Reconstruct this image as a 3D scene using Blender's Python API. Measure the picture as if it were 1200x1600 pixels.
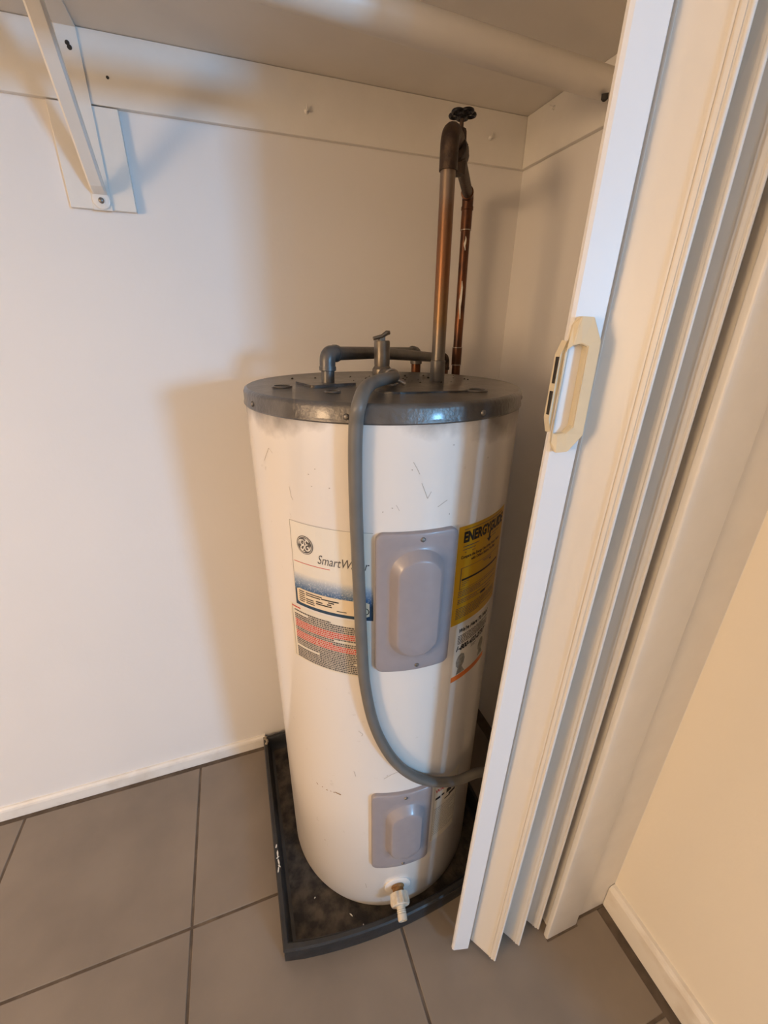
import bpy, bmesh, math, random
from mathutils import Vector, Matrix
random.seed(7)
rad = math.radians
for o in list(bpy.data.objects):
    bpy.data.objects.remove(o, do_unlink=True)
scene = bpy.context.scene
COL = scene.collection

# ------------------------------------------------------------------ camera
YAW, PITCH, ROLL, FPX = 0.34087, 0.40949, 0.01004, 650.06
CAM = Vector((-0.7017, -1.0336, 1.2567))
FW = Vector((math.sin(YAW) * math.cos(PITCH), math.cos(YAW) * math.cos(PITCH), -math.sin(PITCH)))
R0 = Vector((math.cos(YAW), -math.sin(YAW), 0)); U0 = R0.cross(FW)
RT = R0 * math.cos(ROLL) + U0 * math.sin(ROLL)
UP = -R0 * math.sin(ROLL) + U0 * math.cos(ROLL)
cd = bpy.data.cameras.new('camera'); cam = bpy.data.objects.new('camera', cd); COL.objects.link(cam)
cd.sensor_fit = 'VERTICAL'; cd.sensor_height = 36.0; cd.lens = 36.0 * FPX / 1600.0
cd.clip_start = 0.02; cd.clip_end = 60
cam.matrix_world = Matrix(((RT.x, UP.x, -FW.x, CAM.x), (RT.y, UP.y, -FW.y, CAM.y), (RT.z, UP.z, -FW.z, CAM.z), (0, 0, 0, 1)))
scene.camera = cam
# ------------------------------------------------------------------ world, daylight, exposure
w = bpy.data.worlds.new('world'); scene.world = w; w.use_nodes = True
bg = w.node_tree.nodes['Background']; bg.inputs[0].default_value = (0.62, 0.78, 1.0, 1); bg.inputs[1].default_value = 0.6
WIN = Vector((1.36, -4.9, 1.56))            # centre of the far window that lets the daylight in
WIN_POWER = 108.0
ld = bpy.data.lights.new('window_daylight', 'AREA'); ld.shape = 'RECTANGLE'; ld.size = 0.56; ld.size_y = 0.5
ld.color = (0.25, 0.585, 1.0); ld.energy = WIN_POWER
lo = bpy.data.objects.new('window_daylight', ld); COL.objects.link(lo)
lo.location = WIN + Vector((0, 0.02, 0)); lo.rotation_euler = (rad(90), 0, rad(16))
LAMP = Vector((-3.1, -1.66, 1.32)); LAMP_EMIT = 35.5; LAMP_COL = (1.0, 0.67, 0.385)
scene.view_settings.view_transform = 'Standard'; scene.view_settings.look = 'None'
scene.view_settings.gamma = 1.0; scene.view_settings.use_curve_mapping = False
scene.view_settings.exposure = 0.0

# photo pixel -> direction -> point on a plane / the tank, used to place things
def ray(x, y): return FW + RT * ((x - 600) / FPX) - UP * ((y - 800) / FPX)
def ony(x, y, Y):
    d = ray(x, y); return CAM + d * ((Y - CAM.y) / d.y)
def onz(x, y, Z):
    d = ray(x, y); return CAM + d * ((Z - CAM.z) / d.z)
HX, HY, HTOP, HR, LR = -0.4508, -0.3141, 1.1741, 0.234, 0.2354
def oncyl(x, y, r=HR):
    d = ray(x, y); ox, oy = CAM.x - HX, CAM.y - HY
    a = d.x ** 2 + d.y ** 2; b = 2 * (ox * d.x + oy * d.y); c = ox * ox + oy * oy - r * r
    D = b * b - 4 * a * c
    if D < 0: return None
    t = (-b - D ** .5) / 2 / a
    return math.degrees(math.atan2(ox + t * d.x, -(oy + t * d.y))), CAM.z + t * d.z
def cyl(deg, z, r=HR):
    a = rad(deg); return Vector((HX + r * math.sin(a), HY - r * math.cos(a), z))

# ------------------------------------------------------------------ materials
MATS = {}
def nodes_of(name):
    m = bpy.data.materials.new(name); m.use_nodes = True; nt = m.node_tree
    return m, nt, nt.nodes['Principled BSDF']
def mat(name, col, rough=0.5, metal=0.0, var=0.0, scale=8.0, bump=0.0, bscale=60.0, col2=None, lo=0.35, hi=0.7, coat=0.0, detail=4.0, spec=0.5):
    if name in MATS: return MATS[name]
    m, nt, b = nodes_of(name); MATS[name] = m
    b.inputs['Base Color'].default_value = (*col, 1); b.inputs['Roughness'].default_value = rough
    b.inputs['Metallic'].default_value = metal; b.inputs['Coat Weight'].default_value = coat
    b.inputs['Coat Roughness'].default_value = 0.12; b.inputs['Specular IOR Level'].default_value = spec
    g = nt.nodes.new('ShaderNodeNewGeometry')
    if var or col2:
        c2 = col2 or tuple(max(0, c * (1 - var)) for c in col)
        n = nt.nodes.new('ShaderNodeTexNoise'); n.inputs['Scale'].default_value = scale; n.inputs['Detail'].default_value = detail
        r = nt.nodes.new('ShaderNodeValToRGB'); r.color_ramp.elements[0].position = lo; r.color_ramp.elements[1].position = hi
        r.color_ramp.elements[0].color = (*c2, 1); r.color_ramp.elements[1].color = (*col, 1)
        nt.links.new(g.outputs['Position'], n.inputs['Vector']); nt.links.new(n.outputs['Fac'], r.inputs['Fac'])
        nt.links.new(r.outputs['Color'], b.inputs['Base Color'])
    if bump:
        n2 = nt.nodes.new('ShaderNodeTexNoise'); n2.inputs['Scale'].default_value = bscale; n2.inputs['Detail'].default_value = 5
        bp = nt.nodes.new('ShaderNodeBump'); bp.inputs['Strength'].default_value = bump; bp.inputs['Distance'].default_value = 0.004
        nt.links.new(g.outputs['Position'], n2.inputs['Vector']); nt.links.new(n2.outputs['Fac'], bp.inputs['Height'])
        nt.links.new(bp.outputs['Normal'], b.inputs['Normal'])
    return m
WALL = (0.80, 0.775, 0.75)
M_wall = mat('painted_wall', WALL, 0.62, var=0.03, scale=3, bump=0.12, bscale=45)
M_wallr = mat('cream_wall', (0.82, 0.77, 0.68), 0.6, bump=0.12, bscale=70)
M_trimw = mat('white_gloss_trim', (0.80, 0.77, 0.72), 0.38, var=0.04, scale=20, bump=0.10, bscale=60)
M_shelf = mat('shelf_paint', (0.80, 0.76, 0.70), 0.45, var=0.05, scale=12, bump=0.08, bscale=40)
M_base = mat('baseboard_paint', (0.80, 0.77, 0.72), 0.4, col2=(0.66, 0.60, 0.52), scale=14, lo=0.2, hi=0.5, bump=0.15, bscale=50)
M_ceil = mat('ceiling_paint', (0.82, 0.80, 0.77), 0.8)
M_grout = mat('grout', (0.150, 0.115, 0.085), 0.9, col2=(0.085, 0.062, 0.044), scale=25)
M_tile = mat('tile_glaze', (0.262, 0.215, 0.170), 0.40, col2=(0.200, 0.165, 0.132), scale=5, lo=0.32, hi=0.70, bump=0.06, bscale=30, detail=6)
M_rod = mat('rod_paint', (0.74, 0.70, 0.64), 0.42, var=0.04, scale=20)
M_dark = mat('dark_hole', (0.03, 0.025, 0.02), 0.8)
M_screw = mat('dull_steel', (0.30, 0.28, 0.26), 0.4, metal=0.8, var=0.3, scale=120)
M_lid = mat('grey_lid_paint', (0.135, 0.127, 0.120), 0.36, metal=0.35, col2=(0.090, 0.082, 0.075), scale=22, lo=0.35, hi=0.6, bump=0.25, bscale=160, coat=0.35)
M_lidtop = mat('dusty_lid_top', (0.135, 0.118, 0.102), 0.34, metal=0.3, col2=(0.050, 0.043, 0.037), scale=26, lo=0.38, hi=0.62, bump=0.3, bscale=90, coat=0.25)
M_cover = mat('lilac_grey_plastic', (0.32, 0.292, 0.305), 0.36, var=0.05, scale=60, coat=0.25)
M_pipe = mat('grey_painted_pipe', (0.150, 0.140, 0.130), 0.38, metal=0.35, var=0.3, scale=40, bump=0.1, bscale=120)
M_brass = mat('dull_brass', (0.21, 0.18, 0.145), 0.36, metal=0.6, var=0.25, scale=60)
M_copper = mat('aged_copper', (0.30, 0.125, 0.045), 0.36, metal=0.75, col2=(0.10, 0.045, 0.022), scale=18, lo=0.3, hi=0.65, bump=0.1, bscale=90)
M_dcopper = mat('dark_copper', (0.16, 0.058, 0.022), 0.38, metal=0.65, col2=(0.05, 0.022, 0.013), scale=22, lo=0.35, hi=0.65)
M_bronze = mat('corroded_bronze', (0.075, 0.045, 0.026), 0.5, metal=0.5, col2=(0.03, 0.018, 0.012), scale=70, bump=0.3, bscale=150)
M_solder = mat('solder', (0.34, 0.29, 0.24), 0.4, metal=0.7)
M_black = mat('black_iron', (0.006, 0.005, 0.006), 0.32, spec=0.3)
M_hose = mat('grey_rubber_hose', (0.165, 0.153, 0.135), 0.42, var=0.12, scale=30)
M_pan = mat('black_pan_plastic', (0.030, 0.030, 0.031), 0.42, col2=(0.018, 0.018, 0.018), scale=30, bump=0.2, bscale=70)
M_grime = mat('pan_grime', (0.085, 0.066, 0.048), 0.85, col2=(0.022, 0.018, 0.014), scale=34, lo=0.38, hi=0.62, bump=0.9, bscale=60, detail=8)
M_flake = mat('paint_flake', (0.72, 0.69, 0.62), 0.7)
M_pvc = mat('old_white_plastic', (0.66, 0.60, 0.50), 0.5, col2=(0.42, 0.34, 0.23), scale=40, lo=0.3, hi=0.55)
M_rust = mat('rust', (0.19, 0.085, 0.025), 0.85, col2=(0.30, 0.17, 0.06), scale=80)
M_vinyl = mat('white_vinyl_post', (0.78, 0.77, 0.76), 0.4)
M_panel = mat('cream_vinyl_panel', (0.74, 0.70, 0.635), 0.38, var=0.02, scale=5)
M_handle = mat('aged_ivory_plastic', (0.70, 0.62, 0.45), 0.42, var=0.06, scale=25)
M_paper = mat('label_paper', (0.80, 0.755, 0.66), 0.45)
M_paper2 = mat('warning_paper', (0.76, 0.70, 0.58), 0.5)
M_yellow = mat('yellow_paper', (0.60, 0.33, 0.008), 0.45)
M_ink = mat('black_ink', (0.012, 0.012, 0.014), 0.55)
M_grink = mat('grey_ink', (0.10, 0.09, 0.085), 0.55)
M_red = mat('red_ink', (0.62, 0.055, 0.035), 0.55)
M_orange = mat('orange_ink', (0.80, 0.20, 0.035), 0.5)
M_navy = mat('navy_ink', (0.020, 0.055, 0.10), 0.45)
M_scuff = mat('grey_scuff', (0.36, 0.33, 0.29), 0.6)
M_lampm = mat('lamp_metal', (0.25, 0.2, 0.13), 0.35, metal=0.9)

def enamel():
    m, nt, b = nodes_of('cream_enamel')
    g = nt.nodes.new('ShaderNodeNewGeometry'); s = nt.nodes.new('ShaderNodeSeparateXYZ')
    nt.links.new(g.outputs['Position'], s.inputs[0])
    n = nt.nodes.new('ShaderNodeTexNoise'); n.inputs['Scale'].default_value = 9; n.inputs['Detail'].default_value = 6
    nt.links.new(g.outputs['Position'], n.inputs['Vector'])
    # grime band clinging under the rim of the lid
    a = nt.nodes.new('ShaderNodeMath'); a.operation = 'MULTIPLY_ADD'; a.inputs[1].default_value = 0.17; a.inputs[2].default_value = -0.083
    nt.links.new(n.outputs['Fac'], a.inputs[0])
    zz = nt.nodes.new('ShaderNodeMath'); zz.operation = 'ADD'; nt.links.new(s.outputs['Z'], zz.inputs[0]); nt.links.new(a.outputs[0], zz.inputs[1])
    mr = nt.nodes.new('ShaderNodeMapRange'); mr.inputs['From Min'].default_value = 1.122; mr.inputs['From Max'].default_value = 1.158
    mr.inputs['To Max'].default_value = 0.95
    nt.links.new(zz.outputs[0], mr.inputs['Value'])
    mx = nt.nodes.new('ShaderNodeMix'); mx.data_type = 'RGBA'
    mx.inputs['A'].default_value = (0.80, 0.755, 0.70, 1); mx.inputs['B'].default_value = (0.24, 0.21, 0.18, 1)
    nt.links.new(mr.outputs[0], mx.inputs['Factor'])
    # faint specks all over
    n2 = nt.nodes.new('ShaderNodeTexNoise'); n2.inputs['Scale'].default_value = 55; n2.inputs['Detail'].default_value = 3
    nt.links.new(g.outputs['Position'], n2.inputs['Vector'])
    r2 = nt.nodes.new('ShaderNodeValToRGB'); r2.color_ramp.elements[0].position = 0.70; r2.color_ramp.elements[1].position = 0.80
    r2.color_ramp.elements[0].color = (0, 0, 0, 1); r2.color_ramp.elements[1].color = (0.5, 0.5, 0.5, 1)
    nt.links.new(n2.outputs['Fac'], r2.inputs[0])
    mx2 = nt.nodes.new('ShaderNodeMix'); mx2.data_type = 'RGBA'; mx2.inputs['B'].default_value = (0.5, 0.44, 0.36, 1)
    nt.links.new(r2.outputs['Color'], mx2.inputs['Factor']); nt.links.new(mx.outputs['Result'], mx2.inputs['A'])
    nt.links.new(mx2.outputs['Result'], b.inputs['Base Color'])
    b.inputs['Roughness'].default_value = 0.30; b.inputs['Coat Weight'].default_value = 0.6; b.inputs['Coat Roughness'].default_value = 0.10
    return m
M_enamel = enamel()
def blueband(z0, z1):
    m, nt, b = nodes_of('blue_droplet_print')
    g = nt.nodes.new('ShaderNodeNewGeometry'); s = nt.nodes.new('ShaderNodeSeparateXYZ'); nt.links.new(g.outputs['Position'], s.inputs[0])
    mr = nt.nodes.new('ShaderNodeMapRange'); mr.inputs['From Min'].default_value = z0; mr.inputs['From Max'].default_value = z1
    nt.links.new(s.outputs['Z'], mr.inputs['Value'])
    r = nt.nodes.new('ShaderNodeValToRGB'); e = r.color_ramp.elements
    e[0].position = 0.0; e[0].color = (0.020, 0.060, 0.12, 1); e[1].position = 1.0; e[1].color = (0.80, 0.755, 0.66, 1)
    k = e.new(0.30); k.color = (0.07, 0.15, 0.28, 1); k = e.new(0.68); k.color = (0.36, 0.42, 0.50, 1)
    nt.links.new(mr.outputs[0], r.inputs[0])
    n = nt.nodes.new('ShaderNodeTexNoise'); n.inputs['Scale'].default_value = 420; n.inputs['Detail'].default_value = 2
    nt.links.new(g.outputs['Position'], n.inputs['Vector'])
    r2 = nt.nodes.new('ShaderNodeValToRGB'); r2.color_ramp.elements[0].position = 0.52; r2.color_ramp.elements[1].position = 0.72
    r2.color_ramp.elements[1].color = (0.55, 0.55, 0.55, 1); nt.links.new(n.outputs['Fac'], r2.inputs[0])
    mx = nt.nodes.new('ShaderNodeMix'); mx.data_type = 'RGBA'; mx.inputs['B'].default_value = (0.75, 0.76, 0.74, 1)
    nt.links.new(r2.outputs['Color'], mx.inputs['Factor']); nt.links.new(r.outputs['Color'], mx.inputs['A'])
    nt.links.new(mx.outputs['Result'], b.inputs['Base Color']); b.inputs['Roughness'].default_value = 0.4
    return m
def emit(name, col, s):
    m = bpy.data.materials.new(name); m.use_nodes = True; nt = m.node_tree; nt.nodes.clear()
    e = nt.nodes.new('ShaderNodeEmission'); e.inputs[0].default_value = (*col, 1); e.inputs[1].default_value = s
    o = nt.nodes.new('ShaderNodeOutputMaterial'); nt.links.new(e.outputs[0], o.inputs[0]); return m

# ------------------------------------------------------------------ object helpers (shapes are given in world metres)
def wloc(o):
    v = Vector(o.location); p = o.parent
    while p: v += Vector(p.location); p = p.parent
    return v
def obj(name, bm, m, parent=None, smooth=False, angle=40, keep_origin=None):
    bmesh.ops.recalc_face_normals(bm, faces=bm.faces)
    co = [v.co for v in bm.verts]
    c = keep_origin or Vector([(min(v[i] for v in co) + max(v[i] for v in co)) / 2 for i in range(3)])
    for v in bm.verts: v.co -= c
    me = bpy.data.meshes.new(name)
    if smooth:
        for f in bm.faces: f.smooth = True
        for e in bm.edges:
            if len(e.link_faces) == 2 and e.calc_face_angle(0) > rad(angle): e.smooth = False
    bm.to_mesh(me); bm.free(); me.materials.append(m)
    o = bpy.data.objects.new(name, me); COL.objects.link(o)
    if parent: o.parent = parent; o.location = c - wloc(parent)
    else: o.location = c
    return o
def tag(o, label, cat, group=None):
    o['label'] = label; o['category'] = cat
    if group: o['group'] = group
    return o
def struct(o): o['kind'] = 'structure'; return o
def thing(name, label, cat, loc, group=None):
    o = bpy.data.objects.new(name, None); COL.objects.link(o); o.location = loc; o.empty_display_size = 0.05
    return tag(o, label, cat, group)
def add_box(bm, a, b, bevel=0.0, seg=2):
    r = bmesh.ops.create_cube(bm, size=1.0); vs = r['verts']
    for v in vs:
        v.co = Vector([(a[i] + b[i]) / 2 + v.co[i] * (b[i] - a[i]) for i in range(3)])
    if bevel:
        es = list({e for v in vs for e in v.link_edges})
        bmesh.ops.bevel(bm, geom=es, offset=bevel, segments=seg, affect='EDGES', profile=0.5)
    return bm
def box(a, b, bevel=0.0, seg=2): return add_box(bmesh.new(), a, b, bevel, seg)
def fillet(pts, r, n=6):
    pts = [Vector(p) for p in pts]; out = [pts[0]]
    for i in range(1, len(pts) - 1):
        p, a, b = pts[i], pts[i - 1], pts[i + 1]
        da, db = (a - p), (b - p); ra = min(r, da.length * .49); rb = min(r, db.length * .49)
        s, e = p + da.normalized() * ra, p + db.normalized() * rb
        for k in range(n + 1):
            t = k / n; out.append(s * (1 - t) ** 2 + p * 2 * t * (1 - t) + e * t * t)
    out.append(pts[-1]); return out
def catmull(pts, n=8):
    pts = [Vector(p) for p in pts]; P = [pts[0] * 2 - pts[1]] + pts + [pts[-1] * 2 - pts[-2]]; out = []
    for i in range(1, len(P) - 2):
        for k in range(n):
            t = k / n; a, b, c, d = P[i - 1:i + 3]
            out.append(0.5 * ((2 * b) + (c - a) * t + (2 * a - 5 * b + 4 * c - d) * t * t + (3 * b - a - 3 * c + d) * t ** 3))
    out.append(P[-2]); return out
def add_tube(bm, path, r, seg=16, cap=True, closed=False):
    path = [Vector(p) for p in path]; n = len(path); rings = []; prev = None
    for i in range(n):
        if closed: t = path[(i + 1) % n] - path[i - 1]
        else: t = path[min(i + 1, n - 1)] - path[max(i - 1, 0)]
        t.normalize()
        if prev is None:
            q = Vector((0, 0, 1)) if abs(t.z) < 0.9 else Vector((1, 0, 0)); u = t.cross(q).normalized()
        else:
            u = (prev - t * prev.dot(t)).normalized()
        prev = u; v = t.cross(u); rr = r[i] if isinstance(r, (list, tuple)) else r
        rings.append([bm.verts.new(path[i] + (u * math.cos(2 * math.pi * k / seg) + v * math.sin(2 * math.pi * k / seg)) * rr) for k in range(seg)])
    m = n if closed else n - 1
    for i in range(m):
        A, B = rings[i], rings[(i + 1) % n]
        for k in range(seg): bm.faces.new((A[k], A[(k + 1) % seg], B[(k + 1) % seg], B[k]))
    if cap and not closed:
        bm.faces.new(rings[0][::-1]); bm.faces.new(rings[-1])
    return bm
def tube(path, r, seg=16, **k): return add_tube(bmesh.new(), path, r, seg, **k)
def add_lathe(bm, prof, origin, axis=(0, 0, 1), seg=32, cap=True):
    """prof: list of (radius, distance along axis)"""
    axis = Vector(axis).normalized(); q = Vector((0, 0, 1)) if abs(axis.z) < 0.9 else Vector((1, 0, 0))
    u = axis.cross(q).normalized(); v = axis.cross(u); origin = Vector(origin); rings = []
    for r, h in prof:
        rings.append([bm.verts.new(origin + axis * h + (u * math.cos(2 * math.pi * k / seg) + v * math.sin(2 * math.pi * k / seg)) * r) for k in range(seg)])
    for A, B in zip(rings, rings[1:]):
        for k in range(seg): bm.faces.new((A[k], A[(k + 1) % seg], B[(k + 1) % seg], B[k]))
    if cap: bm.faces.new(rings[0][::-1]); bm.faces.new(rings[-1])
    return bm
def lathe(prof, origin, axis=(0, 0, 1), seg=32, cap=True): return add_lathe(bmesh.new(), prof, origin, axis, seg, cap)
def extrude_plan(poly, z0, z1, lean=None, nz=1):
    """closed plan polygon raised from z0 to z1; lean(x,y,z) -> dx"""
    bm = bmesh.new(); rings = []
    for i in range(nz + 1):
        z = z0 + (z1 - z0) * i / nz
        rings.append([bm.verts.new((x + (lean(x, y, z) if lean else 0), y, z)) for x, y in poly])
    n = len(poly)
    for A, B in zip(rings, rings[1:]):
        for k in range(n): bm.faces.new((A[k], A[(k + 1) % n], B[(k + 1) % n], B[k]))
    bm.faces.new(rings[0][::-1]); bm.faces.new(rings[-1]); return bm

# ------------------------------------------------------------------ the setting
XL, YF, ZC = -4.4, -5.0, 2.44          # left wall, front wall (behind the camera), ceiling
TS, G = 0.4542, 0.0055                 # tile pitch, joint
XR2 = 2.4
fl = struct(obj('floor', box((XL, YF, -0.05), (XR2, 0.0, -0.0015)), M_grout))
tile_meshes = {}
def tile(x0, x1, y0, y1):
    key = (round(x1 - x0, 3), round(y1 - y0, 3))
    if key not in tile_meshes:
        bm = box((-(x1 - x0) / 2, -(y1 - y0) / 2, -0.004), ((x1 - x0) / 2, (y1 - y0) / 2, 0.004))
        es = [e for e in bm.edges if all(v.co.z > 0 for v in e.verts)]
        bmesh.ops.bevel(bm, geom=es, offset=0.0018, segments=2, affect='EDGES', profile=0.5)
        bmesh.ops.recalc_face_normals(bm, faces=bm.faces)
        me = bpy.data.meshes.new('tile'); bm.to_mesh(me); bm.free(); me.materials.append(M_tile); tile_meshes[key] = me
    o = bpy.data.objects.new('tile', tile_meshes[key]); COL.objects.link(o); o.parent = fl
    o.location = Vector(((x0 + x1) / 2, (y0 + y1) / 2, -0.004)) - Vector(fl.location)
xs = [-0.9422 + TS * k for k in range(-8, 8)]; xs = [XL + 0.02] + [x for x in xs if XL + 0.1 < x < XR2 - 0.1] + [XR2 - 0.02]
ys = [-0.4248 - TS * k for k in range(0, 11)]; ys = [-0.020] + [y for y in ys if y > YF + 0.1] + [YF + 0.02]
for i in range(len(xs) - 1):
    for j in range(len(ys) - 1):
        x0, x1, y1, y0 = xs[i], xs[i + 1], ys[j], ys[j + 1]
        if x0 > -0.1 and y0 > -1.4: continue      # beyond the right wall
        tile(x0 + G / 2, x1 - G / 2, y0 + G / 2, y1 - G / 2)
struct(obj('wall_back', box((XL, 0.0, -0.05), (0.12, 0.12, ZC)), M_wall))
WR_END = -1.28
struct(obj('wall_right', box((0.0, -0.70, -0.05), (0.12, 0.0, ZC)), M_wall))
struct(obj('wall_right_room', box((0.0, WR_END, -0.05), (0.12, -0.70, ZC)), M_wallr))
struct(obj('wall_hall', box((0.12, WR_END, -0.05), (XR2, WR_END + 0.12, ZC)), M_wallr))
struct(obj('wall_hall_right', box((XR2, YF, -0.05), (XR2 + 0.12, WR_END + 0.12, ZC)), M_wallr))
struct(obj('wall_left', box((XL - 0.12, YF, -0.05), (XL, 0.12, ZC)), M_wallr))
bm = bmesh.new()
wx0, wx1, wz0, wz1 = WIN.x - 0.29, WIN.x + 0.29, WIN.z - 0.26, WIN.z + 0.26
add_box(bm, (XL, YF - 0.12, -0.05), (wx0, YF, ZC)); add_box(bm, (wx1, YF - 0.12, -0.05), (XR2 + 0.12, YF, ZC))
add_box(bm, (wx0, YF - 0.12, -0.05), (wx1, YF, wz0)); add_box(bm, (wx0, YF - 0.12, wz1), (wx1, YF, ZC))
struct(obj('wall_front', bm, M_wallr))
bm = bmesh.new()
for a, b in (((wx0, wz0), (wx1, wz0 + .025)), ((wx0, wz1 - .025), (wx1, wz1)), ((wx0, wz0), (wx0 + .025, wz1)), ((wx1 - .025, wz0), (wx1, wz1))):
    add_box(bm, (a[0], YF - 0.08, a[1]), (b[0], YF - 0.02, b[1]))
wn = struct(obj('window_1', bm, M_trimw))
mg, nt, bs = nodes_of('window_glass'); bs.inputs['Transmission Weight'].default_value = 1; bs.inputs['Roughness'].default_value = 0.02
obj('pane', box((wx0 + .025, YF - 0.055, wz0 + .025), (wx1 - .025, YF - 0.050, wz1 - .025)), mg, wn)
struct(obj('ceiling', box((XL - 0.12, YF - 0.12, ZC), (XR2 + 0.12, 0.12, ZC + 0.1)), M_ceil))
# wall between closet and room: stub at the right of the opening and the header over it
struct(obj('wall_stub', box((-0.170, -0.699, -0.002), (0.0, -0.58, ZC)), M_trimw))
struct(obj('wall_header', box((-3.0, -0.699, 2.06), (-0.170, -0.58, ZC)), M_wallr))
struct(obj('wall_stub_left', box((XL, -0.699, -0.002), (-3.0, -0.58, ZC)), M_wallr))
bm = box((-0.187, -0.709, -0.002), (-0.103, -0.697, 2.08), 0.003, 3)
struct(obj('trim_1', bm, M_trimw, smooth=True, angle=50))
bm = bmesh.new(); add_box(bm, (-0.187, -0.7125, -0.001), (-0.103, -0.707, 0.002)); add_box(bm, (-0.103, -0.7035, -0.001), (-0.018, -0.698, 0.002))
o = obj('dirt_line', bm, M_grout, bpy.data.objects['trim_1']); o['kind'] = 'stuff'
# baseboards with a rounded top
def base_prof(th, h):
    return [(0, 0), (th, 0), (th, h - 0.010), (th * 0.85, h - 0.004), (th * 0.5, h), (0, h)]
def baseboard(name, p0, p1, nrm, th, h):
    bm = bmesh.new(); rings = []
    for p in (p0, p1): rings.append([bm.verts.new((p[0] + nrm[0] * d, p[1] + nrm[1] * d, z)) for d, z in base_prof(th, h)])
    n = len(rings[0])
    for k in range(n): bm.faces.new((rings[0][k], rings[0][(k + 1) % n], rings[1][(k + 1) % n], rings[1][k]))
    bm.faces.new(rings[0]); bm.faces.new(rings[1][::-1])
    return struct(obj(name, bm, M_base))
baseboard('baseboard_back', (XL, 0, 0.003), (-0.742, 0, 0.003), (0, -1), 0.011, 0.042)
baseboard('baseboard_right', (0, -0.700, 0.003), (0, WR_END, 0.003), (-1, 0), 0.016, 0.076)
baseboard('baseboard_left', (XL, -0.70, 0.003), (XL, YF, 0.003), (1, 0), 0.016, 0.076)

# ------------------------------------------------------------------ closet shelf, cleats, bracket, rod
ZS, ZCL, CT = 1.6967, 1.6016, 0.011
o = obj('closet_shelf', box((XL, -0.46, ZS), (-0.0005, -0.0005, ZS + 0.019), 0.001), M_shelf)
tag(o, 'white painted closet shelf board running above the water heater', 'shelf')
def cleat(a, b, label):
    o = obj('shelf_cleat', box(a, b, 0.0012), M_trimw); return tag(o, label, 'shelf cleat')
cb = cleat((XL, -CT, ZCL), (0.0, 0.0, ZS - 0.0005), 'long white painted cleat board nailed along the back wall under the shelf')
cr = cleat((-CT, -0.46, ZCL), (0.0, -CT - 0.001, ZS - 0.0005), 'short white painted cleat board on the side wall beside the folding door')
def anchor(px, py, parent, onx=False):
    p = ony(px, py, -CT)
    bm = lathe([(0.0045, 0), (0.004, 0.002), (0.0022, 0.004), (0.0018, 0.007)], p, (0, -1, 0), 10)
    bm2 = add_tube(bm, [p + Vector((0, -0.004, 0.001)), p + Vector((0.001, -0.006, 0.010))], [0.0016, 0.0008], 6)
    obj('nail', bm2, M_trimw, parent, smooth=True)
anchor(479, 174, cb); anchor(766, 216, cb)
p = ony(168, 121, -CT); obj('nail_hole', lathe([(0.0024, 0), (0.0022, 0.0006)], p, (0, -1, 0), 10), M_dark, cb)
d = ray(866, 168); p = CAM + d * ((-CT - CAM.x) / d.x)
obj('nail', add_tube(lathe([(0.004, 0), (0.0035, 0.002), (0.002, 0.005)], p, (-1, 0, 0), 10), [p + Vector((-.003, 0, 0)), p + Vector((-.004, 0.010, 0.007))], 0.0011, 6), M_trimw, cr, smooth=True)
mb = obj('bracket_block', box((-0.932, -CT, 1.4535), (-0.828, 0.0, ZCL - 0.002), 0.001), M_trimw)
tag(mb, 'white painted wooden block screwed to the wall behind the shelf bracket', 'wood block')
BX = -0.881
br = thing('shelf_bracket', 'white metal shelf bracket with a diagonal brace under the closet shelf', 'bracket', (BX, -CT, 1.46))
obj('wall_leg', box((BX - 0.015, -CT - 0.0025, 1.452), (BX + 0.015, -CT - 0.0002, ZS - 0.001), 0.0006), M_trimw, br)
obj('shelf_leg', box((BX - 0.015, -0.245, ZS - 0.003), (BX + 0.015, -CT, ZS - 0.0003), 0.0006), M_trimw, br)
# brace: U channel from the foot up to the front of the shelf leg
f0, f1 = Vector((BX, -CT - 0.004, 1.477)), Vector((BX, -0.215, ZS - 0.006))
ax = (f1 - f0).normalized(); nn = Vector((0, -ax.z, ax.y)) * 1.0
if nn.z > 0: nn = -nn
sec = [(-0.0115, 0.0), (-0.0115, 0.010), (-0.0085, 0.013), (0.0085, 0.013), (0.0115, 0.010), (0.0115, 0.0), (0.0095, 0.0), (0.0095, 0.0105), (-0.0095, 0.0105), (-0.0095, 0.0)]
bm = bmesh.new(); rings = []
for t, k in ((0, 0.25), (0.06, 0.8), (0.15, 1.0), (1.0, 1.0)):
    rings.append([bm.verts.new(f0.lerp(f1, t) + Vector((x, 0, 0)) + nn * (y * k)) for x, y in sec])
for A, B in zip(rings, rings[1:]):
    for k in range(len(sec)): bm.faces.new((A[k], A[(k + 1) % len(sec)], B[(k + 1) % len(sec)], B[k]))
bm.faces.new(rings[0]); bm.faces.new(rings[-1][::-1])
obj('brace', bm, M_trimw, br)
bm = bmesh.new()
add_lathe(bm, [(0.014, 0), (0.014, 0.0018), (0.012, 0.0026)], (BX, -CT - 0.003, 1.467), (0, -1, 0), 16)
obj('foot', bm, M_trimw, br, smooth=True)
sc = obj('screw', lathe([(0.0048, 0), (0.0045, 0.0015), (0.003, 0.0028), (0.0006, 0.0032)], (BX, -CT - 0.0055, 1.466), (0, -1, 0), 12), M_screw, br, smooth=True)
bm = bmesh.new(); add_lathe(bm, [(0.0036, 0), (0.0032, 0.0007)], (BX + 0.001, -CT - 0.0025, 1.668), (0, -1, 0), 10); add_lathe(bm, [(0.0034, 0), (0.003, 0.0007)], (BX - 0.001, -CT - 0.0025, 1.673), (0, -1, 0), 10)
obj('screw_hole', bm, M_dark, br)
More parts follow.
